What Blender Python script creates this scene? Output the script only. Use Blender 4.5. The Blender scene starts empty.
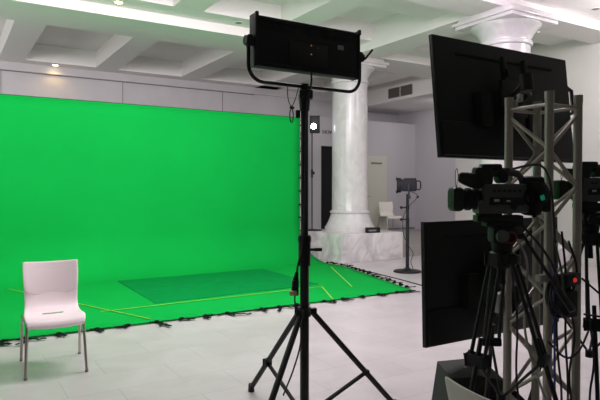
import bpy, bmesh, math, random
from mathutils import Vector, Matrix, Euler
random.seed(7)
R = math.radians
COL = bpy.context.scene.collection
TH = R(31.8); ST, CT = math.sin(TH), math.cos(TH)
EYE = 1.45

def cam2world(u, d, z=0.0):
    """lateral u / forward d measured on the floor from the photographer"""
    return Vector((d*ST + u*CT, d*CT - u*ST, z))

# ------------------------------------------------------------------ materials
def mat(name, col, rough=.5, metal=0.0, spec=.5, emit=None, estr=0.0, noise=None, bump=0.0, bscale=20, coat=0.0):
    m = bpy.data.materials.new(name); m.use_nodes = True
    nt = m.node_tree; b = nt.nodes['Principled BSDF']
    b.inputs['Base Color'].default_value = (*col, 1)
    b.inputs['Roughness'].default_value = rough
    b.inputs['Metallic'].default_value = metal
    b.inputs['Specular IOR Level'].default_value = spec
    if coat: b.inputs['Coat Weight'].default_value = coat
    if emit:
        b.inputs['Emission Color'].default_value = (*emit, 1)
        b.inputs['Emission Strength'].default_value = estr
    tc = nt.nodes.new('ShaderNodeTexCoord')
    if noise:
        sc, amt = noise
        n = nt.nodes.new('ShaderNodeTexNoise'); n.inputs['Scale'].default_value = sc; n.inputs['Detail'].default_value = 5
        nt.links.new(tc.outputs['Object'], n.inputs['Vector'])
        r = nt.nodes.new('ShaderNodeValToRGB')
        r.color_ramp.elements[0].position = .3; r.color_ramp.elements[1].position = .7
        r.color_ramp.elements[0].color = (*[max(0, c*(1-amt)) for c in col], 1)
        r.color_ramp.elements[1].color = (*[min(1, c*(1+amt)) for c in col], 1)
        nt.links.new(n.outputs['Fac'], r.inputs['Fac']); nt.links.new(r.outputs['Color'], b.inputs['Base Color'])
    if bump:
        n2 = nt.nodes.new('ShaderNodeTexNoise'); n2.inputs['Scale'].default_value = bscale; n2.inputs['Detail'].default_value = 4
        nt.links.new(tc.outputs['Object'], n2.inputs['Vector'])
        bp = nt.nodes.new('ShaderNodeBump'); bp.inputs['Strength'].default_value = bump; bp.inputs['Distance'].default_value = .02
        nt.links.new(n2.outputs['Fac'], bp.inputs['Height']); nt.links.new(bp.outputs['Normal'], b.inputs['Normal'])
    return m

def marble(name, base, vein, scale=1.4, rough=.25, lo=.42, hi=.62):
    m = bpy.data.materials.new(name); m.use_nodes = True
    nt = m.node_tree; b = nt.nodes['Principled BSDF']; L = nt.links
    tc = nt.nodes.new('ShaderNodeTexCoord')
    n1 = nt.nodes.new('ShaderNodeTexNoise'); n1.inputs['Scale'].default_value = scale; n1.inputs['Detail'].default_value = 8
    n1.inputs['Distortion'].default_value = 1.6; n1.inputs['Roughness'].default_value = .62
    L.new(tc.outputs['Object'], n1.inputs['Vector'])
    r = nt.nodes.new('ShaderNodeValToRGB'); e = r.color_ramp.elements
    e[0].position = lo; e[0].color = (*vein, 1); e[1].position = hi; e[1].color = (*base, 1)
    L.new(n1.outputs['Fac'], r.inputs['Fac']); L.new(r.outputs['Color'], b.inputs['Base Color'])
    b.inputs['Roughness'].default_value = rough
    return m

def floor_mat():
    m = bpy.data.materials.new('stone_floor_tiles'); m.use_nodes = True
    nt = m.node_tree; b = nt.nodes['Principled BSDF']; L = nt.links
    tc = nt.nodes.new('ShaderNodeTexCoord'); mp = nt.nodes.new('ShaderNodeMapping')
    mp.inputs['Location'].default_value = (-.24, -.11, 0)
    L.new(tc.outputs['Object'], mp.inputs['Vector'])
    br = nt.nodes.new('ShaderNodeTexBrick'); br.offset = .42; br.inputs['Scale'].default_value = 1
    br.inputs['Brick Width'].default_value = .82; br.inputs['Row Height'].default_value = .41
    br.inputs['Mortar Size'].default_value = .0025; br.inputs['Mortar Smooth'].default_value = .3
    br.inputs['Color1'].default_value = (.63, .59, .605, 1); br.inputs['Color2'].default_value = (.60, .56, .57, 1)
    br.inputs['Mortar'].default_value = (.42, .39, .37, 1)
    L.new(mp.outputs['Vector'], br.inputs['Vector'])
    n = nt.nodes.new('ShaderNodeTexNoise'); n.inputs['Scale'].default_value = 1.7; n.inputs['Detail'].default_value = 7
    n.inputs['Distortion'].default_value = 1.2
    L.new(tc.outputs['Object'], n.inputs['Vector'])
    r = nt.nodes.new('ShaderNodeValToRGB'); r.color_ramp.elements[0].position = .35; r.color_ramp.elements[1].position = .65
    r.color_ramp.elements[0].color = (.88, .875, .87, 1); r.color_ramp.elements[1].color = (1, 1, 1, 1)
    L.new(n.outputs['Fac'], r.inputs['Fac'])
    mx = nt.nodes.new('ShaderNodeMix'); mx.data_type = 'RGBA'; mx.blend_type = 'MULTIPLY'; mx.inputs['Factor'].default_value = 1
    L.new(br.outputs['Color'], mx.inputs['A']); L.new(r.outputs['Color'], mx.inputs['B'])
    L.new(mx.outputs['Result'], b.inputs['Base Color'])
    b.inputs['Roughness'].default_value = .3
    return m

M = {}
M['floor'] = floor_mat()
M['ceil'] = mat('ceiling_paint', (.82, .80, .78), .7)
M['wall'] = mat('white_wall_paint', (.72, .70, .68), .7, noise=(1.5, .03))
M['lav'] = mat('lilac_grey_panel_paint', (.52, .50, .515), .6, noise=(2, .04))
M['partition'] = mat('grey_partition_paint', (.54, .52, .545), .7)
M['joint_shadow'] = mat('joint_and_shadow_line', (.22, .21, .215), .8)
M['olive'] = mat('pale_olive_plastic', (.60, .60, .52), .45)
M['riser'] = mat('grey_stone_riser', (.34, .33, .31), .7)
M['marble'] = marble('white_marble', (.67, .655, .64), (.58, .58, .575), scale=2.5)
M['marble_block'] = marble('veined_marble', (.78, .75, .75), (.50, .48, .49), scale=1.8, lo=.36, hi=.6)
M['green'] = mat('chroma_green_cloth', (.004, .38, .056), .85, spec=.05, noise=(.8, .05), bump=.12, bscale=2.2)
M['matgreen'] = mat('dark_green_mat', (.002, .25, .05), .85, spec=.05, noise=(5, .08))
M['tape'] = mat('yellow_green_tape', (.20, .62, .04), .5)
M['strap'] = mat('black_cotton_tie', (.008, .012, .009), .9, spec=.1)
M['black'] = mat('black_powder_coat', (.009, .0095, .010), .5, spec=.35)
M['blackm'] = mat('matt_black_plastic', (.009, .010, .011), .6, spec=.3)
M['tvback'] = mat('tv_back_plastic', (.010, .011, .012), .5, spec=.35, bump=.05, bscale=300)
M['tvslot'] = mat('tv_recess_black', (.004, .004, .004), .8)
M['screen'] = mat('dark_glass_screen', (.006, .006, .008), .08)
M['rubber'] = mat('cable_rubber', (.012, .012, .013), .6)
M['alu'] = mat('dull_aluminium_tube', (.36, .34, .29), .5, .8)
M['chrome'] = mat('satin_steel', (.50, .46, .43), .28, .9)
M['chair'] = mat('white_polypropylene', (.95, .84, .85), .42)
M['cream'] = mat('cream_plastic', (.88, .85, .76), .45)
M['creamdoor'] = mat('cream_door_paint', (.60, .60, .50), .55)
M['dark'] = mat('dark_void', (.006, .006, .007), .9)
M['sign'] = mat('grey_lettering', (.20, .19, .17), .6)
M['grille'] = mat('grey_grille_metal', (.22, .20, .19), .5, .3)
M['diff'] = mat('panel_diffuser', (.9, .9, .9), .5, emit=(1, .96, .97), estr=34)
M['led'] = mat('lamp_lens_lit', (.9, .95, 1), .3, emit=(.85, .95, 1), estr=45)
M['warm'] = mat('downlight_lit', (1, .9, .7), .4, emit=(1, .80, .42), estr=14)
M['amber'] = mat('amber_indicator', (.5, .2, .05), .4, emit=(1, .4, .1), estr=.25)
M['redled'] = mat('red_indicator', (.6, .03, .02), .4, emit=(1, .06, .03), estr=.35)
M['greenled'] = mat('green_tally_screen', (.02, .4, .2), .4, emit=(.03, .8, .4), estr=.09)
M['plate'] = mat('grey_type_plate', (.20, .21, .20), .5)
M['dial'] = mat('dial_grey', (.07, .075, .075), .5)
M['white'] = mat('white_paint_metal', (.72, .73, .70), .4)
M['housing'] = mat('lamp_housing_grey', (.018, .018, .022), .75, 0, spec=.3)
M['violet'] = mat('violet_yoke_metal', (.05, .04, .09), .5, .2)
M['camgrey'] = mat('camcorder_grey_plastic', (.055, .058, .058), .45, bump=.05, bscale=150)
M['red'] = mat('red_anodised_ring', (.16, .02, .02), .4, .3)
M['blue'] = mat('blue_connector', (.02, .03, .25), .45)
M['greybox'] = mat('grey_plastic_box', (.30, .30, .27), .5)
M['stage'] = mat('textured_black_paint', (.011, .011, .010), .75, bump=.2, bscale=120)
M['grommet'] = mat('yellowed_plug_ring', (.30, .28, .12), .4)
M['logo'] = mat('pale_print', (.45, .45, .45), .5)

# ------------------------------------------------------------------ mesh builder
class MB:
    def __init__(s): s.bm = bmesh.new()
    def _xf(s, vs, m):
        for v in vs: v.co = m @ v.co
    def box(s, c, size, rot=(0, 0, 0), bev=0.0, taper=None):
        g = bmesh.ops.create_cube(s.bm, size=1); vs = g['verts']
        for v in vs:
            v.co = Vector((v.co.x*size[0], v.co.y*size[1], v.co.z*size[2]))
            if taper and v.co.z > 0: v.co.x *= taper[0]; v.co.y *= taper[1]
        s._xf(vs, Matrix.Translation(c) @ Euler(rot).to_matrix().to_4x4())
        if bev:
            es = set(e for v in vs for e in v.link_edges)
            bmesh.ops.bevel(s.bm, geom=list(es), offset=bev, segments=2, affect='EDGES', profile=.5)
        return s
    def cyl(s, p0, p1, r0, r1=None, seg=14, bev=0):
        r1 = r0 if r1 is None else r1
        p0, p1 = Vector(p0), Vector(p1); L = (p1-p0).length
        g = bmesh.ops.create_cone(s.bm, cap_ends=True, segments=seg, radius1=r0, radius2=r1, depth=L)
        q = (p1-p0).to_track_quat('Z', 'Y')
        s._xf(g['verts'], Matrix.Translation((p0+p1)/2) @ q.to_matrix().to_4x4())
        return s
    def sph(s, c, r, sc=(1, 1, 1)):
        g = bmesh.ops.create_uvsphere(s.bm, u_segments=16, v_segments=10, radius=r)
        s._xf(g['verts'], Matrix.Translation(c) @ Matrix.Diagonal((*sc, 1)))
        return s
    def tube(s, pts, r, seg=8, smooth=0):
        pts = [Vector(p) for p in pts]
        for _ in range(smooth):
            n = [pts[0]]
            for a, b in zip(pts, pts[1:]): n += [a*.75+b*.25, a*.25+b*.75]
            n.append(pts[-1]); pts = n
        rings = []; ref = None
        for i, p in enumerate(pts):
            t = (pts[min(i+1, len(pts)-1)] - pts[max(i-1, 0)]).normalized()
            if ref is None:
                ref = t.orthogonal().normalized()
            ref = (ref - t*ref.dot(t)).normalized(); w = t.cross(ref)
            rings.append([s.bm.verts.new(p + (ref*math.cos(a)+w*math.sin(a))*r) for a in [2*math.pi*k/seg for k in range(seg)]])
        for a, b in zip(rings, rings[1:]):
            for k in range(seg):
                s.bm.faces.new((a[k], a[(k+1) % seg], b[(k+1) % seg], b[k]))
        s.bm.faces.new(rings[0][::-1]); s.bm.faces.new(rings[-1])
        return s
    def lathe(s, prof, c=(0, 0, 0), seg=48, axis=None):
        c = Vector(c); rings = []
        q = Vector(axis).to_track_quat('Z', 'Y').to_matrix() if axis else Matrix.Identity(3)
        for r, z in prof:
            rings.append([s.bm.verts.new(c + q @ Vector((r*math.cos(2*math.pi*k/seg), r*math.sin(2*math.pi*k/seg), z))) for k in range(seg)])
        for a, b in zip(rings, rings[1:]):
            for k in range(seg):
                s.bm.faces.new((a[k], a[(k+1) % seg], b[(k+1) % seg], b[k]))
        s.bm.faces.new(rings[0][::-1]); s.bm.faces.new(rings[-1])
        return s
    def prism(s, pts2, fn, a, b):
        """outline pts2, fn(p, t) -> 3D point, extruded from a to b"""
        A = [s.bm.verts.new(fn(p, a)) for p in pts2]; B = [s.bm.verts.new(fn(p, b)) for p in pts2]
        n = len(pts2)
        s.bm.faces.new(A[::-1]); s.bm.faces.new(B)
        for k in range(n): s.bm.faces.new((A[k], A[(k+1) % n], B[(k+1) % n], B[k]))
        return s
    def torus(s, c, R_, r, axis=(0, 0, 1), a0=0, a1=360, n=28):
        q = Vector(axis).to_track_quat('Z', 'Y').to_matrix()
        pts = [Vector(c) + q @ Vector((R_*math.cos(R(a0+(a1-a0)*k/n)), R_*math.sin(R(a0+(a1-a0)*k/n)), 0)) for k in range(n+1)]
        return s.tube(pts, r)
    def build(s, name, material, parent=None, smooth=True):
        bmesh.ops.recalc_face_normals(s.bm, faces=s.bm.faces)
        me = bpy.data.meshes.new(name); s.bm.to_mesh(me); s.bm.free()
        me.materials.append(material)
        if smooth:
            for p in me.polygons: p.use_smooth = True
            me.set_sharp_from_angle(angle=R(38))
        o = bpy.data.objects.new(name, me); COL.objects.link(o)
        if parent: o.parent = parent
        return o

def tag(o, label=None, cat=None, group=None, kind=None):
    if label: o['label'] = label
    if cat: o['category'] = cat
    if group: o['group'] = group
    if kind: o['kind'] = kind
    return o
def empty(name, loc, rz=0, label=None, cat=None, group=None):
    o = bpy.data.objects.new(name, None); COL.objects.link(o)
    o.empty_display_size = .1
    o.location = loc; o.rotation_euler = (0, 0, rz)
    return tag(o, label, cat, group)
def struct(mb, name, m, parent=None, smooth=False):
    o = mb.build(name, m, parent, smooth)
    if not parent: o['kind'] = 'structure'
    return o
def copy_tree(o, parent=None):
    c = o.copy(); COL.objects.link(c)
    if parent: c.parent = parent
    for ch in list(o.children): copy_tree(ch, c)
    return c

# ------------------------------------------------------------------ the room
def span(mb, x0, x1, y0, y1, z0, z1):
    mb.box(((x0+x1)/2, (y0+y1)/2, (z0+z1)/2), (x1-x0, y1-y0, z1-z0)); return mb

struct(span(MB(), -7, 10.4, -6, 13.8, -.2, 0), 'floor', M['floor'])
span_p = span(MB(), 8.2, 12.2, 9.33, 13.0, 0, .27)
struct(span_p, 'floor_platform', M['riser'])
struct(span(MB(), -7, 12.4, 13.8, 14.0, 0, 4.7), 'wall_back', M['lav'])
w = MB()
for k in range(-2, 3):
    x = 1.03+2.57*k; span(w, x-.005, x+.005, 13.785, 13.801, 0, 4.02)
span(w, -7, 7.1, 13.78, 13.801, 4.005, 4.025)
struct(w, 'trim_1', M['joint_shadow'])
struct(span(MB(), -7, 12.2, 13.74, 13.8, 4.025, 4.2), 'trim_2', M['lav'])
struct(span(MB(), 10.4, 10.6, -6, 9.7, 0, 4.7), 'wall_right', M['wall'])
struct(span(MB(), 12.2, 12.4, 9.33, 13.8, 0, 4.7), 'wall_alcove_right', M['partition'])
struct(span(MB(), 10.6, 12.2, 9.5, 9.7, 0, 4.7), 'wall_alcove_side', M['wall'])
struct(span(MB(), 10.37, 10.4, -6, 9.33, 0, .09), 'baseboard_right', M['wall'])
struct(span(MB(), 12.17, 12.2, 9.33, 13.0, .27, .36), 'baseboard_alcove', M['partition'])

# partition with a doorway and a cream door
def pz(x): return x
p = MB()
span(p, 8.40, 8.74, 13.0, 13.12, 0, 3.45)
span(p, 8.74, 9.7, 13.0, 13.12, 2.66, 3.45)
span(p, 9.7, 12.2, 13.0, 13.12, 0, 3.45)
struct(p, 'wall_partition', M['partition'])
struct(span(MB(), 8.74, 9.7, 13.121, 13.2, 0, 2.66), 'doorway_dark', M['dark'])  # near-black sheet standing in for the darkness beyond the open doorway
dr = empty('door_2', (10.6, 12.97, .27), 0); dr['kind'] = 'structure'
span(MB(), -.42, .43, -.02, .02, 0, 2.17).build('door_panel', M['creamdoor'], dr, False)
fr = MB(); span(fr, .43, .50, -.02, .03, 0, 2.24); span(fr, -.49, -.42, -.02, .03, 0, 2.24); span(fr, -.42, .43, -.02, .03, 2.17, 2.24)
fr.build('door_frame', M['partition'], dr, False)
span(MB(), -.16, .24, -.03, -.02, 1.93, 1.98).build('door_plaque', M['sign'], dr, False)
MB().cyl((-.34, -.02, 1.0), (-.34, -.07, 1.0), .01).cyl((-.34, -.07, 1.0), (-.22, -.07, 1.0), .01).build('door_handle', M['chrome'], dr)
fc = bpy.data.curves.new('lettering', 'FONT'); fc.body = 'HOW'; fc.size = .15; fc.extrude = .008
fc.space_character = 1.0
fo = bpy.data.objects.new('lettering', fc); COL.objects.link(fo); fo.data.materials.append(M['sign'])
fo.location = (8.77, 12.985, 2.99); fo.rotation_euler = (R(90), 0, 0)
fo.parent = bpy.data.objects['wall_partition']
struct(span(MB(), 9.7, 12.2, 12.985, 13.0, .27, .32), 'partition_shadow_line', M['joint_shadow'])  # dark strip painting the shadow gap where the partition meets the platform
# bulkhead over the alcove with an air grille
bk = MB(); span(bk, 10.2, 10.4, 9.5, 13.74, 3.83, 4.7); span(bk, 10.4, 12.2, 9.33, 13.74, 3.83, 3.95)
struct(bk, 'ceiling_bulkhead', M['ceil'])
gv = MB()
vent = empty('ventilation_grille', (10.2, 11.44, 4.04), 0, 'slatted grey air grille in two halves high on the white bulkhead', 'vent')
for (a, b) in ((-.46, -.025), (.025, .46)):
    f = MB()
    span(f, -.02, 0, a, b, -.13, -.115); span(f, -.02, 0, a, b, .115, .13); span(f, -.02, 0, a, a+.015, -.115, .115); span(f, -.02, 0, b-.015, b, -.115, .115)
    span(f, -.004, 0, a, b, -.12, .12)
    for k in range(9): f.box((-.012, (a+b)/2, -.1+.025*k), (.004, b-a-.02, .018), (0, R(35), 0))
    f.build('grille', M['grille'], vent, False)

# coffered ceiling ------------------------------------------------
cl = MB()
span(cl, -7, 12.4, 6.3, 9.28, 4.70, 4.9)           # recess tops of the near bay
span(cl, -7, 12.4, 10.36, 13.8, 4.56, 4.9)         # recess tops of the far bay
span(cl, -7, 12.4, -6, 5.7, 4.36, 4.9)
struct(cl, 'ceiling', M['ceil'])
g = MB()                                            # grid of the near bay, level 4.36
xs = [-6.0, -5.4, -4.4, -3.9, -2.9, -2.4, -.9, -.4, 1.1, 1.6, 3.1, 3.6, 5.07, 5.6, 7.1]
span(g, -7, 12.4, 8.8, 9.28, 4.36, 4.7); span(g, -7, 12.4, 6.3, 7.2, 4.36, 4.7)
for a, b in ((-3.0, -2.4), (-.9, -.4), (1.1, 1.6), (3.1, 3.6), (5.07, 5.6), (7.7, 8.2), (9.4, 9.95)):
    span(g, a, b, 7.2, 8.8, 4.36, 4.7)
struct(g, 'trim_3', M['ceil'])
g = MB()                                            # grid of the far bay, level 4.2
span(g, -7, 12.2, 13.36, 13.74, 4.2, 4.56)
for a, b in ((-3.0, -2.5), (-1.02, -.5), (.98, 1.46), (2.9, 3.38), (4.9, 5.4), (9.1, 9.6)):
    span(g, a, b, 10.36, 13.36, 4.2, 4.56)
struct(g, 'trim_4', M['ceil'])
struct(span(MB(), -7, 10.4, 9.28, 10.36, 4.2, 4.7), 'ceiling_beam_far', M['ceil'])
struct(span(MB(), -7, 10.4, 5.7, 6.3, 4.2, 4.7), 'ceiling_beam_near', M['ceil'])
struct(span(MB(), 7.1, 7.75, 6.3, 9.28, 4.2, 4.7), 'ceiling_beam_long', M['ceil'])
struct(span(MB(), 7.1, 7.75, 10.36, 13.74, 4.2, 4.56), 'ceiling_beam_long_far', M['ceil'])
for o in ('ceiling_beam_far', 'ceiling_beam_near', 'ceiling_beam_long', 'ceiling_beam_long_far'):
    pass

# marble pillars ------------------------------------------------
def pillar(x, y, name, labp, labc):
    ped = MB(); ped.box((0, 0, .285), (1.6, 1.6, .57), bev=.012)
    po = ped.build(name, M['marble_block']); po.location = (x, y, 0); tag(po, kind='structure')
    z = .57
    prof = [(.535, z), (.54, z+.03), (.54, z+.09), (.515, z+.115), (.47, z+.20), (.435, z+.29), (.41, z+.36), (.405, z+.375),
            (.425, z+.39), (.43, z+.41), (.425, z+.43), (.395, z+.445), (.385, z+.47), (.385, 1.6), (.38, 2.8), (.372, 3.70)]
    sh = MB().lathe(prof, seg=64).build('column_shaft', M['marble'], po)
    cap = MB().lathe([(.372, 3.70), (.40, 3.71), (.41, 3.74), (.40, 3.77), (.378, 3.78), (.378, 3.80), (.40, 3.85), (.44, 3.92), (.48, 3.97), (.53, 4.01), (.535, 4.03)], seg=64)
    cap.box((0, 0, 4.06), (1.10, 1.10, .06), bev=.01).box((0, 0, 4.105), (1.18, 1.18, .05), bev=.01).box((0, 0, 4.165), (1.04, 1.04, .07), bev=.01)
    cap.build('column_capital', M['marble'], po)
pillar(7.40, 9.9, 'pillar_far', '', '')
pillar(7.6, 6.05, 'pillar_near', '', '')

# downlights ------------------------------------------------
def downlight(x, y, z, lit, label):
    e = empty('recessed_downlight', (x, y, z), 0, label, 'downlight', None)
    r = MB().lathe([(.058, -.001), (.058, -.006), (.078, -.008), (.083, -.004), (.083, 0)], seg=28)
    bmr = r.build('trim_ring', M['white'], e)
    MB().cyl((0, 0, -.008), (0, 0, -.002), .056, seg=28).build('lens', M['warm'] if lit else M['grille'], e)
    if lit:
        ld = bpy.data.lights.new('downlight_beam', 'SPOT'); ld.energy = lit; ld.color = (1, .62, .18)
        ld.spot_size = R(150); ld.spot_blend = 1; ld.shadow_soft_size = .03
        lo = bpy.data.objects.new('downlight_beam', ld); COL.objects.link(lo); lo.location = (0, 0, -.03); lo.parent = e
    return e
downlight(2.31, 9.06, 4.36, 9, 'lit warm downlight above the green screen, near the top edge of the photo')
downlight(4.36, 9.06, 4.36, 0, 'unlit round downlight in the ceiling just left of the big black light panel')
downlight(2.08, 13.58, 4.2, 7, 'lit warm downlight close to the back wall with a yellow pool beneath it')
downlight(9.27, 6.6, 4.36, 5, 'small lit downlight right of the marble capital behind the upper television')
downlight(8.9, 5.35, 4.36, 0, 'unlit downlight at the far right top corner of the ceiling')

# ------------------------------------------------------------------ green screen
gs = empty('green_screen', (0, 10.0, 0), 0, 'large bright green chroma screen sweeping from its back frame down onto the floor', 'green screen')
prof = []
for y in (0, .25, .5, .8, 1.2, 1.6, 2.0, 2.4, 2.8, 3.1): prof.append((y, .006))
rad = .72
for k in range(1, 13):
    a = math.pi/2*k/12; prof.append((3.88-rad+rad*math.sin(a), .006+rad*(1-math.cos(a))))
for z in (1.1, 1.5, 1.9, 2.3, 2.7, 2.93): prof.append((3.88, z))
def right_edge(yw, z):
    pts = [(6.1, 5.70), (7.2, 6.0), (8.8, 6.44), (9.5, 6.36), (10.0, 6.18)]
    if z > .3: return 6.18
    for (a, xa), (b, xb) in zip(pts, pts[1:]):
        if a <= yw <= b: return xa+(xb-xa)*(yw-a)/(b-a)
    return 6.18
bm = bmesh.new(); NX = 40; rows = []
tot = len(prof)
for j, (y, z) in enumerate(prof):
    row = []; xr = right_edge(6.1+y, z)
    for i in range(NX+1):
        t = i/NX; x = -1.6 + (xr+1.6)*t
        wob = .012*math.sin(x*3.1+y*1.3) if j == 0 else 0
        dz = .004*(1+math.sin(x*4.3+y*2.9)*math.cos(x*1.7-y*3.7)) if z < .05 else 0
        dy = .006*math.sin(x*2.2+z*1.3) if z > .8 else 0
        row.append(bm.verts.new((x, 6.1+y-10+wob+dy, z+dz)))
    rows.append(row)
for a, b in zip(rows, rows[1:]):
    for i in range(NX): bm.faces.new((a[i], a[i+1], b[i+1], b[i]))
m_ = MB(); m_.bm.free(); m_.bm = bm
cloth = m_.build('screen_cloth', M['green'], gs)
sd = cloth.modifiers.new('thick', 'SOLIDIFY'); sd.thickness = .004; sd.offset = -1
MB().cyl((6.24, .02, 0), (6.24, .02, 3.47), .022, seg=12).build('frame_pole', M['white'], gs)
MB().cyl((-1.62, .03, 0), (-1.62, .03, 3.0), .022, seg=12).build('frame_pole', M['white'], gs)
MB().cyl((-1.62, .035, 2.93), (6.24, .035, 2.93), .018).build('frame_rail', M['black'], gs)
cord = MB(); pts = []
for k in range(28):
    pts.append((6.215+(.010 if k % 3 else -.012), -.02, .25+.098*k))
cord.tube(pts, .008, smooth=1).build('lacing_cord', M['strap'], gs)
for k in range(10):
    z = .35+.27*k
    MB().box((6.21, -.01, z), (.13, .025, .028), (0, R(random.uniform(-15, 15)), 0), bev=.006).cyl((6.25, -.02, z), (6.28, -.03, z-.05), .008).build('bungee_tie', M['strap'], gs)

def ribbon(mb, p, ang, L, wd, curl, z0=.012):
    n = 7; a = ang; x, y = p; Lp = []
    for k in range(n+1):
        Lp.append((x, y, a)); x += math.cos(a)*L/n; y += math.sin(a)*L/n; a += curl/n
    last = None
    for k, (x, y, a) in enumerate(Lp):
        zz = z0 + .012*abs(math.sin(k*1.9+p[0]*5))
        nx, ny = -math.sin(a)*wd/2, math.cos(a)*wd/2
        quad = [mb.bm.verts.new((x+nx, y+ny, zz+.004)), mb.bm.verts.new((x-nx, y-ny, zz+.002)),
                mb.bm.verts.new((x-nx, y-ny, zz-.002)), mb.bm.verts.new((x+nx, y+ny, zz))]
        if last:
            for i in range(4): mb.bm.faces.new((last[i], last[(i+1) % 4], quad[(i+1) % 4], quad[i]))
        else: mb.bm.faces.new(quad[::-1])
        last = quad
    mb.bm.faces.new(last)
def tie(x, y, ang, big=1.0):
    mb = MB()
    mb.sph((x, y, .02), .026, (1.2, 1, .6))
    for k in range(2): ribbon(mb, (x, y), ang+random.uniform(-.9, .9), random.uniform(.14, .27)*big, .038, random.uniform(-1.8, 1.8))
    for k in range(1): ribbon(mb, (x, y), ang+math.pi/2+random.choice((0, 1))*math.pi+random.uniform(-.3, .3), random.uniform(.06, .16)*big, .03, random.uniform(-1, 1))
    mb.build('tie_strap', M['strap'], gs)
x = -1.2
while x < 5.6:
    tie(x, 6.09-10, -math.pi/2+random.uniform(-.9, .9), random.choice((.7, 1.1, 1.35))); x += random.uniform(.22, .46)
ye = 6.35
while ye < 9.5:
    tie(right_edge(ye, 0)+.02, ye-10, random.uniform(-.5, .5), .62); ye += random.uniform(.16, .24)
hem = MB()
ribbon(hem, (-1.6, 6.092-10), 0, 7.25, .012, 0, .008)
hem.build('hem_tape', M['strap'], gs)

mt = MB(); pts = [(2.25, 7.1), (4.82, 7.24), (4.9, 9.17), (2.3, 9.17)]
mt.prism(pts, lambda q, t: Vector((q[0], q[1], t)), .011, .019)
tag(mt.build('floor_mat', M['matgreen'], None, False), 'darker green rectangular mat lying on the green screen floor', 'mat')

def fl(x, y):  # floor point from the photograph's frame, used for the tape marks
    dy = y-190; d = 572*EYE/dy; u = (x-300)/572*d
    v = cam2world(u, d); return (v.x, v.y)
for a, b, lab in (((8, 290.5), (150, 321), 'long yellow tape line running from behind the white chair to the cloth edge'),
                  ((100, 313.5), (322, 288), 'long yellow tape line along the front of the darker green mat'),
                  ((322, 288), (333, 301), 'short yellow tape line right of the light stand, running to the front hem'),
                  ((331, 268), (352, 288), 'yellow tape line near the marble pedestal corner')):
    (x0, y0), (x1, y1) = fl(*a), fl(*b); L = math.hypot(x1-x0, y1-y0); an = math.atan2(y1-y0, x1-x0)
    t = MB(); t.box((0, 0, 0), (L, .022, .003))
    o = t.build('floor_tape', M['tape'], None, False); o.location = ((x0+x1)/2, (y0+y1)/2, .0185); o.rotation_euler = (0, 0, an)
    tag(o, lab, 'tape', 'yellow tape marks on the green screen')

cb = MB().tube([(6.52, 9.0, .008), (6.44, 8.6, .008), (6.34, 7.9, .008), (6.25, 7.1, .008), (6.11, 6.35, .008), (6.05, 5.9, .008)], .008, smooth=2)
tag(cb.build('floor_cable', M['rubber']), 'thin black cable on the pale floor right of the green cloth', 'cable')

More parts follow.
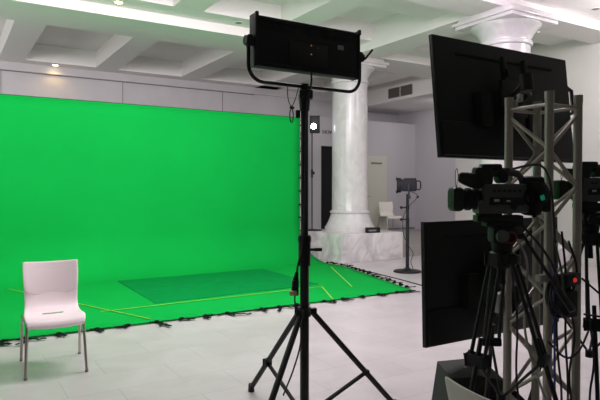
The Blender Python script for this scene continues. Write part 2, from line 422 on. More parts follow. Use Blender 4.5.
# ------------------------------------------------------------------ chairs
def grid_sheet(fn, nu, nv):
    bm = bmesh.new(); vs = [[bm.verts.new(fn(i/nu, j/nv)) for i in range(nu+1)] for j in range(nv+1)]
    return bm, vs
def interp(pr, t):
    n = len(pr)-1; k = min(int(t*n), n-1); f = t*n-k
    return [pr[k][c]*(1-f)+pr[k+1][c]*f for c in range(len(pr[0]))]
def make_chair(label, material, name='plastic_chair'):
    e = empty(name, (0, 0, 0), 0, label, 'chair')
    seatp = [(-.262, .385, .215), (-.268, .41, .222), (-.25, .438, .23), (-.20, .450, .236), (-.12, .446, .237), (-.03, .436, .235), (.06, .430, .232), (.13, .437, .226),
             (.17, .462, .220), (.193, .50, .219), (.204, .54, .220), (.211, .585, .222), (.216, .62, .224)]
    NU, NV = 16, 26
    def sfn(u, v):
        y, z, hw = interp(seatp, v); s = u*2-1
        dip = -.012*(1-s*s) if v < .6 else 0
        dy = .03*(1-s*s)*max(0, (v-.55)/.45)
        return Vector((s*hw, y+dy, z+dip))
    bm, vs = grid_sheet(sfn, NU, NV)
    for j in range(NV):
        for i in range(NU):
            if j in (13,) and 5 <= i <= 10: continue          # the slot at the foot of the back
            bm.faces.new((vs[j][i], vs[j][i+1], vs[j+1][i+1], vs[j+1][i]))
    q = MB(); q.bm.free(); q.bm = bm; so = q.build('seat', material, e)
    a = so.modifiers.new('t', 'SOLIDIFY'); a.thickness = .009
    a = so.modifiers.new('s', 'SUBSURF'); a.levels = 1; a.render_levels = 1
    backp = [(.200, .600, .222), (.204, .65, .226), (.212, .70, .229), (.224, .76, .231), (.240, .82, .231), (.246, .845, .230)]
    def bfn(u, v):
        y, z, hw = interp(backp, v); s = u*2-1
        return Vector((s*hw, y+.032*(1-s*s), z - .06*(1-s*s)*(1-v) - .008*(1-s*s)*v))
    bm, vs = grid_sheet(bfn, NU, 12)
    for j in range(12):
        for i in range(NU): bm.faces.new((vs[j][i], vs[j][i+1], vs[j+1][i+1], vs[j+1][i]))
    q = MB(); q.bm.free(); q.bm = bm; bo = q.build('backrest', material, e)
    a = bo.modifiers.new('t', 'SOLIDIFY'); a.thickness = .010
    a = bo.modifiers.new('s', 'SUBSURF'); a.levels = 1; a.render_levels = 1
    uf = MB()
    for s in (-1, 1): uf.tube([(s*.215, -.21, .405), (s*.225, 0, .40), (s*.235, .17, .41)], .011)
    uf.tube([(-.215, -.19, .405), (.215, -.19, .405)], .009); uf.tube([(-.23, .12, .405), (.23, .12, .405)], .009)
    uf.build('under_frame', M['chrome'], e)
    for s in (-1, 1):
        for (x0, y0, x1, y1) in ((.215, -.21, .232, -.27), (.235, .17, .245, .29)):
            lg = MB().tube([(s*x0, y0, .41), (s*x1, y1, .012)], .0125, seg=10)
            lo = lg.build('leg', M['chrome'], e); tag(lo, 'satin metal chair leg')
            MB().cyl((s*x1, y1, 0), (s*x1, y1, .02), .014).build('foot_cap', M['greybox'], lo)
    return e
ch = make_chair('white plastic chair with metal legs standing on the floor in front of the green screen', M['chair'])
ch.location = (.745, 5.04, 0); ch.scale = (.95, 1, 1); ch.rotation_euler = (0, 0, R(-4))
ch2 = make_chair('pale chair back cut off by the bottom edge, in front of the black floor speaker', M['olive'])
ch2.location = (1.62, 1.10, 0); ch2.rotation_euler = (0, 0, R(90)); ch2.scale = (1, 1, 1)
ch3 = make_chair('cream chair beside the cream door, behind the marble pedestal', M['cream'])
ch3.location = (10.72, 12.45, .27); ch3.rotation_euler = (0, 0, R(-10))

# ------------------------------------------------------------------ big light panel on stand
def legs_stand(e, hubz, feet, material, r=.018, collz=.05):
    for (fx, fy) in feet:
        v = Vector((fx, fy, 0)); n = v.normalized()
        top = n*.05 + Vector((0, 0, hubz)); foot = v + Vector((0, 0, .025))
        lo = MB().tube([top, foot], r, seg=10).build('leg', material, e)
        mid = top.lerp(foot, .64)
        MB().tube([mid, n*.035+Vector((0, 0, collz))], r*.75, seg=8).build('brace', material, lo)
        MB().cyl(foot+Vector((0, 0, -.025)), foot+Vector((0, 0, .03)), r*1.35, r*1.1).build('rubber_foot', M['rubber'], lo)
        MB().box(mid, (.04, .04, .035), (0, 0, math.atan2(fy, fx)), bev=.006).build('brace_clip', material, lo)
def cf(ang, r):
    v = cam2world(r*math.cos(R(ang)), r*math.sin(R(ang))); return (v.x, v.y)

sb = cam2world(.028, 3.55)
st = empty('light_stand', sb, 0, 'tall black tripod stand carrying the large black light panel', 'light stand')
MB().cyl((0, 0, .05), (0, 0, 1.16), .028, seg=20).build('lower_tube', M['black'], st)
MB().cyl((0, 0, 1.10), (0, 0, 1.99), .0235, seg=20).build('upper_tube', M['black'], st)
legs_stand(st, .69, [cf(124.6, .668), cf(20.6, .64), cf(246, .72)], M['black'])
hb = MB().cyl((0, 0, .665), (0, 0, .72), .040, seg=20)
for an in (124.6, 20.6, 246):
    c = cf(an, .055); hb.box((c[0], c[1], .692), (.05, .03, .04), (0, 0, math.atan2(c[1], c[0])), bev=.006)
hb.build('leg_hub', M['black'], st)
MB().cyl((0, 0, .02), (0, 0, .08), .036, seg=20).build('brace_collar', M['black'], st)
MB().cyl((0, 0, .98), (0, 0, 1.17), .038, seg=20).cyl((0, 0, 1.13), (0, 0, 1.16), .042, seg=20).build('clamp_collar', M['black'], st)
kd = cam2world(1, 0)
MB().cyl(kd*.03+Vector((0, 0, 1.08)), kd*.075+Vector((0, 0, 1.08)), .009).box(kd*.085+Vector((0, 0, 1.08)), (.05, .016, .022), (0, 0, -TH), bev=.005).build('tightening_knob', M['black'], st)
MB().cyl((0, 0, 1.94), (0, 0, 2.04), .030, .038, seg=20).cyl((0, 0, 2.02), (0, 0, 2.105), .038, .026, seg=20).box(Vector((0, 0, 2.04))+kd*.01, (.085, .07, .06), (0, 0, -TH), bev=.012).build('top_socket', M['black'], st)
MB().box(-kd*.04+Vector((0, 0, 1.92)), (.03, .03, .05), (0, 0, -TH), bev=.006).build('socket_knob', M['black'], st)

pb = cam2world(.046, 3.55)
lp = empty('studio_softlight', (pb.x, pb.y, 2.096), 0, 'large black rectangular softlight seen from behind, held in a U yoke', 'studio light')
zc = .25; W2 = .43
MB().box((0, 0, zc), (.84, .09, .335), bev=.014).build('housing', M['blackm'], lp)
for s in (-1, 1):
    MB().box((s*.425, 0, zc+.005), (.02, .10, .35), bev=.008).box((s*.425, -.045, zc+.165), (.022, .03, .04), bev=.006).build('end_cap', M['black'], lp)
MB().box((0, .047, zc), (.78, .008, .29)).build('diffuser', M['diff'], lp)
fn = MB()
for k in range(30): fn.box((-.36+.0248*k, -.046, zc+.10), (.004, .006, .04))
fn.box((0, -.046, zc+.145), (.80, .008, .010)).box((0, -.046, zc-.14), (.80, .008, .010))
fn.build('cooling_fins', M['black'], lp)
MB().box((-.02, -.048, zc-.05), (.32, .012, .16), bev=.006).build('control_box', M['black'], lp)
MB().box((.255, -.047, zc+.035), (.055, .004, .032)).build('type_plate', M['plate'], lp)
for (x_, z_, m2) in ((-.002, .015, 'amber'), (-.002, -.045, 'amber')):
    MB().sph((x_, -.056, zc+z_), .005).build('indicator', M[m2], lp)
MB().sph((.055, -.056, zc+.005), .004).build('indicator', M['plate'], lp)
yk = MB(); rr = .11; yz = -.01; pts = [(-.465, 0, zc)]
for k in range(9):
    a = math.pi+math.pi/2*k/8; pts.append((-.465+rr+rr*math.cos(a), 0, yz+rr+rr*math.sin(a)))
for k in range(9):
    a = 1.5*math.pi+math.pi/2*k/8; pts.append((.465-rr+rr*math.cos(a), 0, yz+rr+rr*math.sin(a)))
pts.append((.465, 0, zc))
yk.tube(pts, .0125, seg=10).build('yoke', M['black'], lp)
lp.scale = (.875, .85, .89)
for s in (-1, 1): MB().cyl((s*.43, 0, zc), (s*.49, 0, zc), .032, seg=20).box((s*.46, 0, zc), (.035, .06, .075), bev=.01).build('pivot_knob', M['black'], lp)
MB().tube([(.49, 0, zc-.02), (.515, -.01, zc+.0), (.57, -.02, zc+.065)], .009).build('lock_lever', M['black'], lp)
MB().tube([(-.005, -.06, .09), (-.003, -.06, 0), (-.03, -.05, -.10), (-.04, -.04, -.35), (-.045, -.04, -.8), (-.06, -.03, -1.15), (-.062, .03, -1.24), (-.062, .045, -1.31)], .007, smooth=2).build('power_cable', M['rubber'], lp)
MB().tube([(-.078, .045, -1.45), (-.08, .045, -1.52), (-.07, 0, -1.6), (-.06, -.03, -1.75), (-.12, -.02, -1.95), (-.20, 0, -2.13)], .006, smooth=2).build('trailing_cable', M['rubber'], lp)
pg = cam2world(-.085, 0)
pcx, pcy = pg.x, pg.y
MB().cyl((pcx+.012, pcy, -1.30), (pcx, pcy, -1.36), .012, .022).cyl((pcx, pcy, -1.36), (pcx-.006, pcy, -1.46), .024, .028, seg=16).build('mains_plug', M['blackm'], lp)
MB().cyl((pcx-.018, pcy-.004, -1.455), (pcx-.022, pcy-.004, -1.425), .030, seg=16).build('plug_ring', M['grommet'], lp)
sc_ = cam2world(-.105, -.05)
MB().tube([(sc_.x-.04, sc_.y, -.01), (sc_.x-.04, sc_.y, -.10), (sc_.x-.01, sc_.y, -.165), (sc_.x+.025, sc_.y, -.10), (sc_.x+.055, sc_.y, .0)], .0032, smooth=2).build('safety_cable', M['rubber'], lp)
cr = MB(); c0 = Vector((sc_.x-.008, sc_.y, -.215)); pts = []
for k in range(17):
    a = 2*math.pi*k/16; pts.append(c0+Vector((.014*math.cos(a), 0, .048*math.sin(a))))
cr.tube(pts, .004).box(c0+Vector((.004, 0, .055)), (.035, .012, .018), bev=.004).build('carabiner', M['black'], lp)

# ------------------------------------------------------------------ televisions and truss
def television(name, loc, label, tilt, Wd=1.235):
    e = empty(name, loc, 0, label, 'television')
    e.rotation_euler = (tilt, 0, 0)
    W, H = Wd, .715
    MB().box((0, .012, 0), (W, .022, H), bev=.004).build('rear_cover', M['tvback'], e)
    MB().box((0, -.004, -.245), (W*.97, .022, H*.28), bev=.008).build('electronics_bulge', M['tvback'], e)
    MB().box((0, .0245, 0), (W-.02, .004, H-.025)).build('display', M['screen'], e)
    MB().box((0, -.001, H*.37), (W*.72, .008, .012)).build('vent_slot', M['tvslot'], e)
    MB().box((-.27, -.012, -.06), (.10, .08, .20), bev=.004).build('port_panel', M['tvslot'], e)
    bz = MB()
    for (c, s) in (((0, .022, H/2-.004), (W, .012, .008)), ((0, .022, -H/2+.006), (W, .012, .012)), ((W/2-.004, .022, 0), (.008, .012, H)), ((-W/2+.004, .022, 0), (.008, .012, H))):
        bz.box(c, s)
    bz.build('bezel', M['black'], e)
    for sx in (-.11, .09):
        MB().box((sx, -.06, .02), (.03, .03, .50), bev=.004).box((sx, -.08, .16), (.02, .03, .05), bev=.004).build('mount_rail', M['black'], e)
    mbk = MB(); mbk.box((-.01, -.085, .0), (.36, .02, .09), bev=.004); mbk.box((-.07, -.085, .0), (.22, .022, .22), bev=.004)
    mbk.build('mount_plate', M['black'], e)
    ar = MB(); ar.tube([(-.12, -.09, 0), (-.26, -.24, -.02), (-.385, -.40, -.02)], .018); ar.tube([(-.02, -.09, 0), (-.16, -.26, -.02), (-.385, -.40, -.02)], .016)
    ar.cyl((-.385, -.41, -.06), (-.385, -.41, .03), .034)
    ar.build('mount_arm', M['black'], e)
    return e
tvu = television('television', (3.02, 2.37, 1.993), 'large black television seen from behind, the upper of two on the truss', R(-6), 1.27)
MB().tube([(.63, .035, .19), (.722, .035, .155), (.722, .035, .0), (.64, .035, -.02)], .014, seg=8).box((.65, .035, .09), (.045, .03, .18), bev=.008).build('side_handle', M['rubber'], tvu)
tvl = television('television', (2.92, 2.37, .912), 'large black television seen from behind, the lower one near the floor', R(-1.5))

tr = empty('lighting_truss', (2.605, 1.84, 0), 0, 'square upright aluminium truss tower holding both televisions', 'truss')
h = .117; TZ = 1.925
corners = [(-h, -h), (h, -h), (h, h), (-h, h)]
for (x_, y_) in corners:
    MB().cyl((x_, y_, .012), (x_, y_, TZ), .0212, seg=18).cyl((x_, y_, TZ-.035), (x_, y_, TZ+.003), .023, seg=18).build('chord', M['alu'], tr)
for k in range(4):
    (xa, ya), (xb, yb) = corners[k], corners[(k+1) % 4]
    flip = (k+1) % 2
    n = 0; z = 1.83; nodes = []
    while z > .06:
        nodes.append((xa, ya, z) if (n+flip) % 2 == 0 else (xb, yb, z)); n += 1; z -= .18
    for p0, p1 in zip(nodes, nodes[1:]):
        MB().cyl(p0, p1, .0095, seg=10).build('diagonal_brace', M['alu'], tr)
    MB().cyl((xa, ya, 1.865), (xb, yb, 1.865), .009, seg=10).build('end_rail', M['alu'], tr)
    MB().cyl((xa, ya, .06), (xb, yb, .06), .009, seg=10).build('end_rail', M['alu'], tr)
MB().box((0, 0, .006), (.48, .48, .012), bev=.003).build('base_plate', M['alu'], tr)

def clampish(name, loc, rz, label, cat): return empty(name, loc, rz, label, cat)
ck = MB().box((0, 0, 0), (.03, .05, .035), bev=.006).tube([(0, 0, 0), (.03, 0, .01), (.055, 0, .03)], .009).box((.06, 0, .035), (.022, .03, .04), bev=.005)
co = ck.build('truss_clamp', M['greybox']); co.location = (2.52, 1.96, 1.90); tag(co, 'small metal clamp on the top left corner of the truss', 'clamp')

# ------------------------------------------------------------------ cameras and tripods
def camcorder(name, loc, rz, label, big=1.0):
    """local +X is where the lens points, root at the quick-release plate"""
    e = empty(name, loc, rz, label, 'video camera')
    ax = (1, 0, 0)
    bd = MB(); bd.box((0.0, 0, .085), (.20, .105, .105), bev=.012); bd.box((.05, 0, .055), (.14, .10, .05), bev=.01); bd.box((-.01, .055, .09), (.13, .016, .07), bev=.006)
    bd.build('body', M['camgrey'], e)
    gp = MB()
    for k in range(6): gp.box((-.055+.022*k, -.056, .112), (.012, .006, .008), bev=.002)
    gp.box((.0, -.055, .075), (.15, .006, .028), bev=.003); gp.cyl((-.03, -.052, .055), (-.03, -.062, .055), .012)
    gp.build('control_panel', M['blackm'], e)
    MB().box((.045, -.0595, .078), (.022, .002, .009)).box((-.005, -.0595, .076), (.016, .002, .006)).build('printed_mark', M['logo'], e)
    ln = MB().lathe([(.034, 0), (.036, .01), (.040, .012), (.040, .028), (.036, .030), (.036, .04), (.041, .042), (.041, .062), (.037, .065), (.038, .085)], (.10, 0, .082), 32, ax)
    lo = ln.build('lens', M['blackm'], e)
    hd = MB(); hd.box((.205, 0, .082), (.05, .105, .088), bev=.016).box((.182, 0, .082), (.03, .085, .075), bev=.016)
    hd.build('lens_hood', M['black'], lo)
    MB().cyl((.2285, 0, .082), (.2315, 0, .082), .033, seg=24).build('front_glass', M['blackm'], lo)
    hn = MB(); hn.tube([(.085, 0, .13), (.088, 0, .165), (.07, 0, .182), (-.03, 0, .180), (-.075, 0, .172), (-.088, 0, .135)], .013, seg=10, smooth=1)
    hn.box((.05, 0, .178), (.05, .035, .03), bev=.008).box((0, 0, .19), (.06, .03, .012), bev=.004)
    hn.build('top_handle', M['camgrey'], e)
    MB().cyl((.008, -.035, .160), (.008, .035, .160), .021, seg=18).build('audio_knob', M['blackm'], e)
    mc = MB(); mc.lathe([(.020, 0), (.027, .01), (.027, .04), (.024, .07), (.019, .095), (.012, .103)], (.100, -.03, .140), 22, (1, 0, .22))
    mc.build('microphone', M['blackm'], e)
    vf = MB(); vf.box((.095, -.02, .165), (.085, .06, .07), bev=.016).box((.06, -.02, .198), (.09, .05, .022), bev=.008)
    vf.build('viewfinder', M['black'], e)
    br = MB(); br.box((-.125, 0, .085), (.075, .095, .125), bev=.02); br.sph((-.155, -.005, .10), .05, (.9, 1, 1.05)); br.box((-.13, 0, .145), (.09, .07, .04), bev=.015); br.box((-.185, .0, .075), (.03, .07, .08), bev=.01)
    br.build('battery', M['blackm'], e)
    MB().box((-.150, -.060, .088), (.016, .012, .018), (0, R(20), 0), bev=.002).build('tally_display', M['greenled'], e)
    ey = MB(); ey.tube([(-.09, -.055, .14), (-.10, -.065, .06), (-.12, -.055, .02)], .007, smooth=1); ey.torus((-.105, -.055, .09), .028, .005, (0, 1, 0))
    ey.build('strap_loop', M['strap'], e)
    MB().box((.02, 0, .012), (.20, .07, .024), bev=.005).box((.06, 0, .03), (.10, .06, .02), bev=.004).build('base_shoe', M['black'], e)
    MB().tube([(.215, -.045, .12), (.222, -.05, .17), (.214, -.05, .20), (.206, -.05, .16), (.215, -.045, .12)], .0016, smooth=2).build('lens_cap_cord', M['red'], e)
    return e
def tripod(name, loc, bowlz, angs, rad, label, pan):
    e = empty(name, loc, 0, label, 'tripod')
    z = bowlz
    hd = MB().cyl((0, 0, z), (0, 0, z+.05), .04, .048, seg=22).box((0, 0, z+.085), (.11, .085, .07), (0, 0, -TH), bev=.014).box((0, 0, z+.132), (.16, .075, .02), (0, 0, -TH), bev=.004)
    hd.build('fluid_head', M['blackm'], e)
    k = cam2world(-.02, -.05)
    dv = cam2world(0, -1)
    MB().cyl(k+Vector((0, 0, z+.082)), k+dv*.022+Vector((0, 0, z+.082)), .026, seg=22).build('drag_dial', M['dial'] if pan else M['black'], e)
    k2 = cam2world(.02, -.046)
    MB().torus(k2+Vector((0, 0, z+.075)), .024, .004, dv).build('dial_ring', M['red'], e)
    MB().lathe([(.03, z-.06), (.048, z-.03), (.056, z-.01), (.056, z+.005), (.045, z+.012)], seg=24).build('bowl', M['black'], e)
    MB().cyl((0, 0, z-.13), (0, 0, z-.05), .016, .012).build('bowl_handle', M['black'], e)
    sp = []
    for an in angs:
        v = Vector((*cf(an, 1), 0)); n = v; side = Vector((-n.y, n.x, 0))
        top = n*.05+Vector((0, 0, z-.02)); foot = n*rad+Vector((0, 0, .03))
        mid = top.lerp(foot, .37); low = top.lerp(foot, .29)
        lo = MB()
        for s in (-1, 1): lo.tube([top+side*s*.026, mid+side*s*.034], .0085, seg=10)
        lo.box(top, (.05, .06, .04), (0, 0, math.atan2(n.y, n.x)), bev=.008)
        L = lo.build('leg', M['black'], e)
        MB().tube([low, foot], .0105, seg=10).build('lower_tube', M['black'], L)
        MB().box(mid, (.035, .09, .04), (0, R(12), math.atan2(n.y, n.x)), bev=.008).build('leg_clamp', M['blackm'], L)
        MB().sph(foot+Vector((0, 0, -.008)), .022, (1.1, 1.1, .9)).build('rubber_foot', M['rubber'], L)
        sp.append(mid)
    c = Vector((0, 0, sp[0].z-.20))
    s_ = MB().cyl(c+Vector((0, 0, -.02)), c+Vector((0, 0, .02)), .02)
    for m3 in sp: s_.tube([c, m3], .0065)
    s_.build('spreader', M['black'], e)
    if pan:
        a = Vector((0, 0, z+.08)); pe = a + cam2world(*pan[0]) + Vector((0, 0, pan[1])); a = a + cam2world(.085, -.02)
        ph = MB().tube([a, pe], .008).tube([a, a-cam2world(.07, 0)], .014).tube([a+(pe-a)*.72, pe], .015)
        ph.build('pan_bar', M['black'], e)
    return e
c1 = cam2world(.885, 2.5); ang1 = math.pi-TH
tp1 = tripod('camera_tripod', (c1.x, c1.y, 0), 1.17, (218, 320, 85), .40, 'black tripod under the big video camera, in front of the truss', ((.215, -.2), -.29))
cam1 = camcorder('video_camera', (c1.x, c1.y, 1.312), ang1, 'large black video camera on the tripod in front of the truss, lens pointing left')
c2 = cam2world(1.575, 3.1)
tp2 = tripod('camera_tripod', (c2.x, c2.y, 0), 1.21, (250, 355, 115), .46, 'black tripod under the second camera at the right edge of the photo', None)
cam2 = camcorder('video_camera', (c2.x, c2.y, 1.352), ang1, 'black video camera cut by the right edge of the photo, behind the truss')
for c_ in (cam1, cam2): c_.scale = (1, -1, 1.2)
c2o = cam2world(.035, 0); cam2.location = Vector(cam2.location) + Vector((c2o.x, c2o.y, 0))

# ------------------------------------------------------------------ floor speaker by the tripod
fs = empty('floor_speaker', (*cam2world(1.0, 3.28).xy, 0), -TH, 'dark angular floor speaker standing below the lower television', 'speaker')
ol = [(-.24, .02), (.20, .0), (.235, .30), (.14, .40), (-.02, .435), (-.165, .43)]
b = MB(); ol2 = [(-.23, 0), (.22, 0), (.235, .30), (.13, .40), (-.01, .43), (-.17, .415)]
b.prism(ol2, lambda q, t: Vector((q[0], t, q[1])), -.16, .16)
b.build('cabinet', M['stage'], fs, False)
MB().box((0, -.164, .18), (.36, .008, .28), bev=.003).build('grille', M['black'], fs)
MB().cyl((.16, -.168, .22), (.16, -.21, .22), .018).cyl((.16, -.168, .16), (.16, -.2, .16), .014).build('blue_plug', M['blue'], fs)

# ------------------------------------------------------------------ things strapped to the truss
ad = empty('power_adapter', (2.545, 1.655, 1.02), R(8), 'black power box with a red light strapped low on the front of the truss', 'power adapter')
MB().box((0, 0, 0), (.15, .06, .055), (0, 0, 0), bev=.006).build('case', M['blackm'], ad)
MB().sph((0, -.032, .0), .011).build('red_light', M['redled'], ad)
bx = MB().box((0, 0, 0), (.085, .035, .035), bev=.005)
bo = bx.build('junction_box', M['greybox']); bo.location = (2.42, 1.70, 1.03); tag(bo, 'small pale grey box strapped to the truss beside the black power box', 'junction box')
bag = MB().box((0, 0, 0), (.075, .05, .11), bev=.018); bgo = bag.build('cable_pouch', M['greybox']); bgo.location = (2.47, 1.99, .86)
tag(bgo, 'small pale pouch hanging on the left side of the truss', 'pouch')
ar = MB().tube([(0, 0, 0), (.07, -.02, .07), (.09, -.02, .12)], .014).box((-.02, 0, -.02), (.06, .05, .05), bev=.008).cyl((.08, -.02, .10), (.10, -.02, .16), .022)
mo = MB()
mixer = empty('battery_box', (2.55, 1.665, .90), R(-10), 'dark battery box hooked on the truss among hanging cables', 'battery box')
MB().box((0, 0, 0), (.10, .05, .13), bev=.01).build('case', M['blackm'], mixer)
MB().tube([(-.04, 0, .06), (-.04, 0, .085), (.04, 0, .085), (.04, 0, .06)], .006).build('handle', M['rubber'], mixer)
cc = MB()
for k in range(6):
    cc.torus((2.49+.004*k, 1.683-.007*k, .95-.012*(k % 3)), .075+.006*(k % 4), .006, (math.sin(.2*k)*.2, -1, .1*(k % 2)), n=26)
tag(cc.build('coiled_cable', M['rubber']), 'coil of black cable hung on the front post of the truss', 'cable')
random.seed(11)
labs = ['black cable looping from the video camera over to the truss', 'black cable hanging down the front face of the truss', 'black cable sagging beside the left truss post',
        'thin black cable twisted round the middle of the truss', 'black cable dropping from the power box to the floor', 'black cable hanging in a loop below the camera',
        'blue cable running down the left front of the truss', 'black cable swinging out right of the truss', 'grey cable curling down the front of the tripod head', 'black cable trailing along the truss to its foot',
        'black cable draped across the lower braces of the truss', 'thin black cable stretched from the truss towards the right tripod']
c1v = Vector((c1.x, c1.y, 0))
paths = [
    [(c1.x-.02, c1.y-.02, 1.53), (2.28, 1.66, 1.57), (2.40, 1.68, 1.56), (2.47, 1.69, 1.45), (2.5, 1.69, 1.1), (2.49, 1.68, .7)],
    [(2.53, 1.68, 1.25), (2.56, 1.67, 1.0), (2.53, 1.66, .75), (2.58, 1.67, .5), (2.55, 1.66, .2), (2.6, 1.6, .02)],
    [(2.46, 1.93, 1.35), (2.43, 1.90, 1.1), (2.45, 1.86, .8), (2.41, 1.85, .5), (2.44, 1.8, .2), (2.35, 1.7, .02)],
    [(2.60, 1.69, 1.2), (2.66, 1.67, 1.05), (2.58, 1.67, .9), (2.64, 1.67, .72), (2.57, 1.67, .55), (2.62, 1.66, .3)],
    [(2.72, 1.66, 1.0), (2.70, 1.64, .8), (2.74, 1.63, .6), (2.69, 1.64, .4), (2.72, 1.6, .02)],
    [(c1.x+.05, c1.y-.05, 1.31), (2.2, 1.5, 1.15), (2.28, 1.5, .95), (2.35, 1.55, 1.05), (2.42, 1.64, 1.2)],
    [(2.46, 1.67, 1.1), (2.45, 1.66, .8), (2.455, 1.66, .4), (2.45, 1.62, .02)],
    [(2.76, 1.72, 1.0), (2.90, 1.55, .80), (2.93, 1.5, .6), (2.82, 1.6, .4), (2.77, 1.68, .25)],
    [(c1.x+.02, c1.y-.06, 1.24), (c1.x+.06, c1.y-.09, 1.15), (c1.x+.07, c1.y-.07, 1.0), (c1.x+.12, c1.y-.02, .8), (2.3, 1.6, .5)],
    [(2.51, 1.69, .98), (2.48, 1.67, .7), (2.52, 1.66, .45), (2.50, 1.67, .25), (2.45, 1.5, .015)],
    [(2.46, 1.70, .72), (2.55, 1.66, .62), (2.66, 1.66, .66), (2.76, 1.68, .74)],
    [(2.75, 1.70, .82), (2.85, 1.64, .80), (2.98, 1.60, .81)]]
mats = ['rubber']*12; mats[6] = 'blue'; mats[8] = 'greybox'
for lab, p_, m2 in zip(labs, paths, mats):
    tag(MB().tube(p_, .0055, seg=7, smooth=3).build('hanging_cable', M[m2]), lab, 'cable', 'cables hanging round the truss')

# ------------------------------------------------------------------ spotlight on round-base stand (middle distance)
sl = empty('spotlight_stand', (*cam2world(1.9, 10.1).xy, 0), 0, 'grey pole stand with a heavy round base near the marble pedestal', 'light stand')
MB().lathe([(.245, 0), (.245, .012), (.23, .03), (.07, .05), (.035, .08)], seg=40).build('round_base', M['black'], sl)
MB().cyl((0, 0, .05), (0, 0, .95), .031, seg=16).build('lower_pole', M['housing'], sl)
MB().cyl((0, 0, .9), (0, 0, 1.38), .025, seg=16).build('upper_pole', M['housing'], sl)
for zz in (.93, 1.14):
    k3 = cam2world(-1, 0)
    MB().cyl((0, 0, zz-.03), (0, 0, zz+.03), .032).cyl(k3*.02+Vector((0, 0, zz)), k3*.10+Vector((0, 0, zz)), .012).sph(k3*.11+Vector((0, 0, zz)), .026).build('clamp_knob', M['black'], sl)
sp = empty('studio_spotlight', (*cam2world(1.92, 10.1).xy, 1.35), math.pi-TH-R(12), 'boxy grey studio spotlight on the round-base stand, before the grey partition', 'studio light')
hs = MB(); hs.box((0, 0, .17), (.26, .22, .20), bev=.03); hs.cyl((.12, 0, .17), (.19, 0, .17), .115, .125, seg=24); hs.box((-.02, 0, .275), (.2, .12, .02), bev=.006)
hs.build('housing', M['housing'], sp); sp.scale = (1.08, 1.08, 1.08)
MB().box((.195, 0, .275), (.012, .24, .05), (0, R(-15), 0)).box((.195, 0, .06), (.012, .24, .05), (0, R(15), 0)).build('barn_door', M['black'], sp)
MB().tube([(0, -.13, .18), (0, -.13, .02), (0, -.06, -.02), (0, .06, -.02), (0, .13, .02), (0, .13, .18)], .014, smooth=1).box((0, -.125, .14), (.07, .02, .10), bev=.005).cyl((0, 0, -.05), (0, 0, .0), .03).build('yoke', M['violet'], sp)
MB().tube([(-.13, 0, .24), (-.19, 0, .24), (-.19, 0, .10), (-.13, 0, .10)], .011, smooth=1).build('rear_handle', M['black'], sp)
k3 = cam2world(1, 0)
def rl(u, z): # local to unrotated frame of spotlight stand
    return Vector((k3.x*u, k3.y*u, z))
MB().tube([rl(.06, 1.42), rl(.17, 1.38), rl(.17, 1.30), rl(.03, 1.18), rl(-.08, 1.0), rl(-.09, .7), rl(.02, .45), rl(.12, .33), rl(.05, .2), rl(.1, .06)], .006, smooth=2).sph(rl(.18, 1.33), .022).build('power_cable', M['rubber'], sl)

# small lit lamp on a thin stand, on the pedestal's back corner
ls = empty('lamp_stand', (6.80, 10.47, .57), 0, 'thin dark stand on the marble pedestal behind the tall light stand', 'light stand')
MB().lathe([(.22, 0), (.22, .012), (.03, .03)], seg=32).build('round_base', M['black'], ls)
MB().cyl((0, 0, .02), (0, 0, 2.16), .014).build('pole', M['black'], ls)
MB().sph((.02, -.02, 1.25), .035).cyl((0, 0, 1.15), (0, 0, 1.33), .024).build('clamp_knob', M['black'], ls)
ll = empty('small_lamp', (6.80, 10.47, 2.73), -TH, 'small square lamp shining white towards us beside the tall stand', 'lamp')
MB().box((.06, .03, .15), (.22, .10, .38), bev=.015).cyl((0, 0, 0), (0, 0, .03), .02).build('housing', M['black'], ll)
MB().lathe([(.07, 0), (.08, .02), (.07, .03)], (.035, -.02, .10), 26, (0, -1, 0)).build('bezel', M['black'], ll)
MB().cyl((.035, -.045, .10), (.035, -.056, .10), .058, seg=24).build('lens', M['led'], ll)

rad_ = empty('small_case', (7.48, 9.22, .57), R(-8), 'small black box sitting on the front edge of the marble pedestal', 'box')
MB().box((0, 0, .055), (.30, .12, .11), bev=.012).build('case', M['blackm'], rad_)
MB().box((-.04, -.061, .05), (.18, .004, .03)).build('display', M['plate'], rad_)

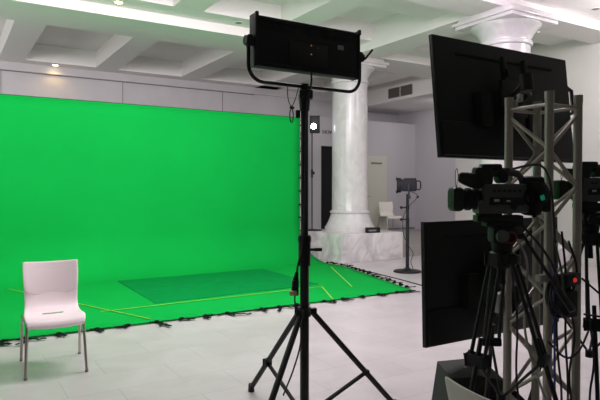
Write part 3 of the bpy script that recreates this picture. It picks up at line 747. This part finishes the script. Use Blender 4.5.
# ------------------------------------------------------------------ light
def area(name, loc, target, sx, sy, power, col=(1, 1, 1), spread=180):
    ld = bpy.data.lights.new(name, 'AREA'); ld.shape = 'RECTANGLE'; ld.size = sx; ld.size_y = sy
    ld.energy = power; ld.color = col; ld.spread = R(spread)
    o = bpy.data.objects.new(name, ld); COL.objects.link(o); o.location = loc
    o.rotation_euler = (Vector(target)-Vector(loc)).to_track_quat('-Z', 'Y').to_euler()
    return o
PK = (1, .90, .95)
area('left_softlight', (0.0, 4.4, 3.95), (0.6, 10.0, 2.9), 1.6, .6, 105, PK, 130)
area('middle_softlight', (3.4, 4.3, 4.0), (3.7, 10.0, 2.9), 1.6, .6, 92, PK, 130)
area('right_softlight', (5.6, 4.4, 4.0), (7.8, 9.8, 2.4), 1.2, .6, 42, (1, .82, .98))
area('ceiling_fill', (1.4, 4.8, 3.3), (2.6, 7.6, 4.6), 2.4, .5, 34, (1, .92, .96))  # added upward fill to brighten the near ceiling, no fixture known
area('floor_softlight', (3.2, 4.7, 4.15), (3.4, 4.9, 0), 3.0, .8, 140, (1, .87, .97))
area('right_wall_fill', (8.7, 4.3, 4.1), (10.4, 8.0, 1.6), .8, .5, 46, (1, .95, .97))  # added fill that lifts the right wall, not a known lamp
area('alcove_fill', (11.3, 10.8, 3.78), (11.0, 12.2, 1.0), .9, .5, 20, (1, .96, 1))  # invented lamp under the bulkhead, only there to brighten the alcove
area('beam_fill', (-3.4, 9.8, 2.6), (5.0, 9.8, 4.5), 1.0, .6, 58, (.95, 1, .95))  # added out-of-view fill for the beam undersides
area('far_bay_fill', (-3.4, 11.9, 3.3), (5.0, 13.6, 3.7), .8, .6, 48, (1, .95, .99))  # unseen fill added to lighten the far bay and back wall

w = bpy.data.worlds.new('World'); bpy.context.scene.world = w; w.use_nodes = True
w.node_tree.nodes['Background'].inputs['Color'].default_value = (1, .97, .98, 1)
w.node_tree.nodes['Background'].inputs['Strength'].default_value = .05

cd = bpy.data.cameras.new('Camera'); cam = bpy.data.objects.new('Camera', cd); COL.objects.link(cam)
cd.sensor_width = 36; cd.lens = 572/600*36; cd.clip_start = .05
cam.location = (0, 0, EYE); cam.rotation_euler = (R(89.0), 0, -TH)
sc = bpy.context.scene; sc.camera = cam
sc.view_settings.view_transform = 'Standard'; sc.view_settings.look = 'None'
sc.view_settings.exposure = 0.0; sc.view_settings.gamma = 1; sc.view_settings.use_curve_mapping = False
sc.cycles.use_denoising = True
sc.cycles.max_bounces = 8; sc.cycles.diffuse_bounces = 5
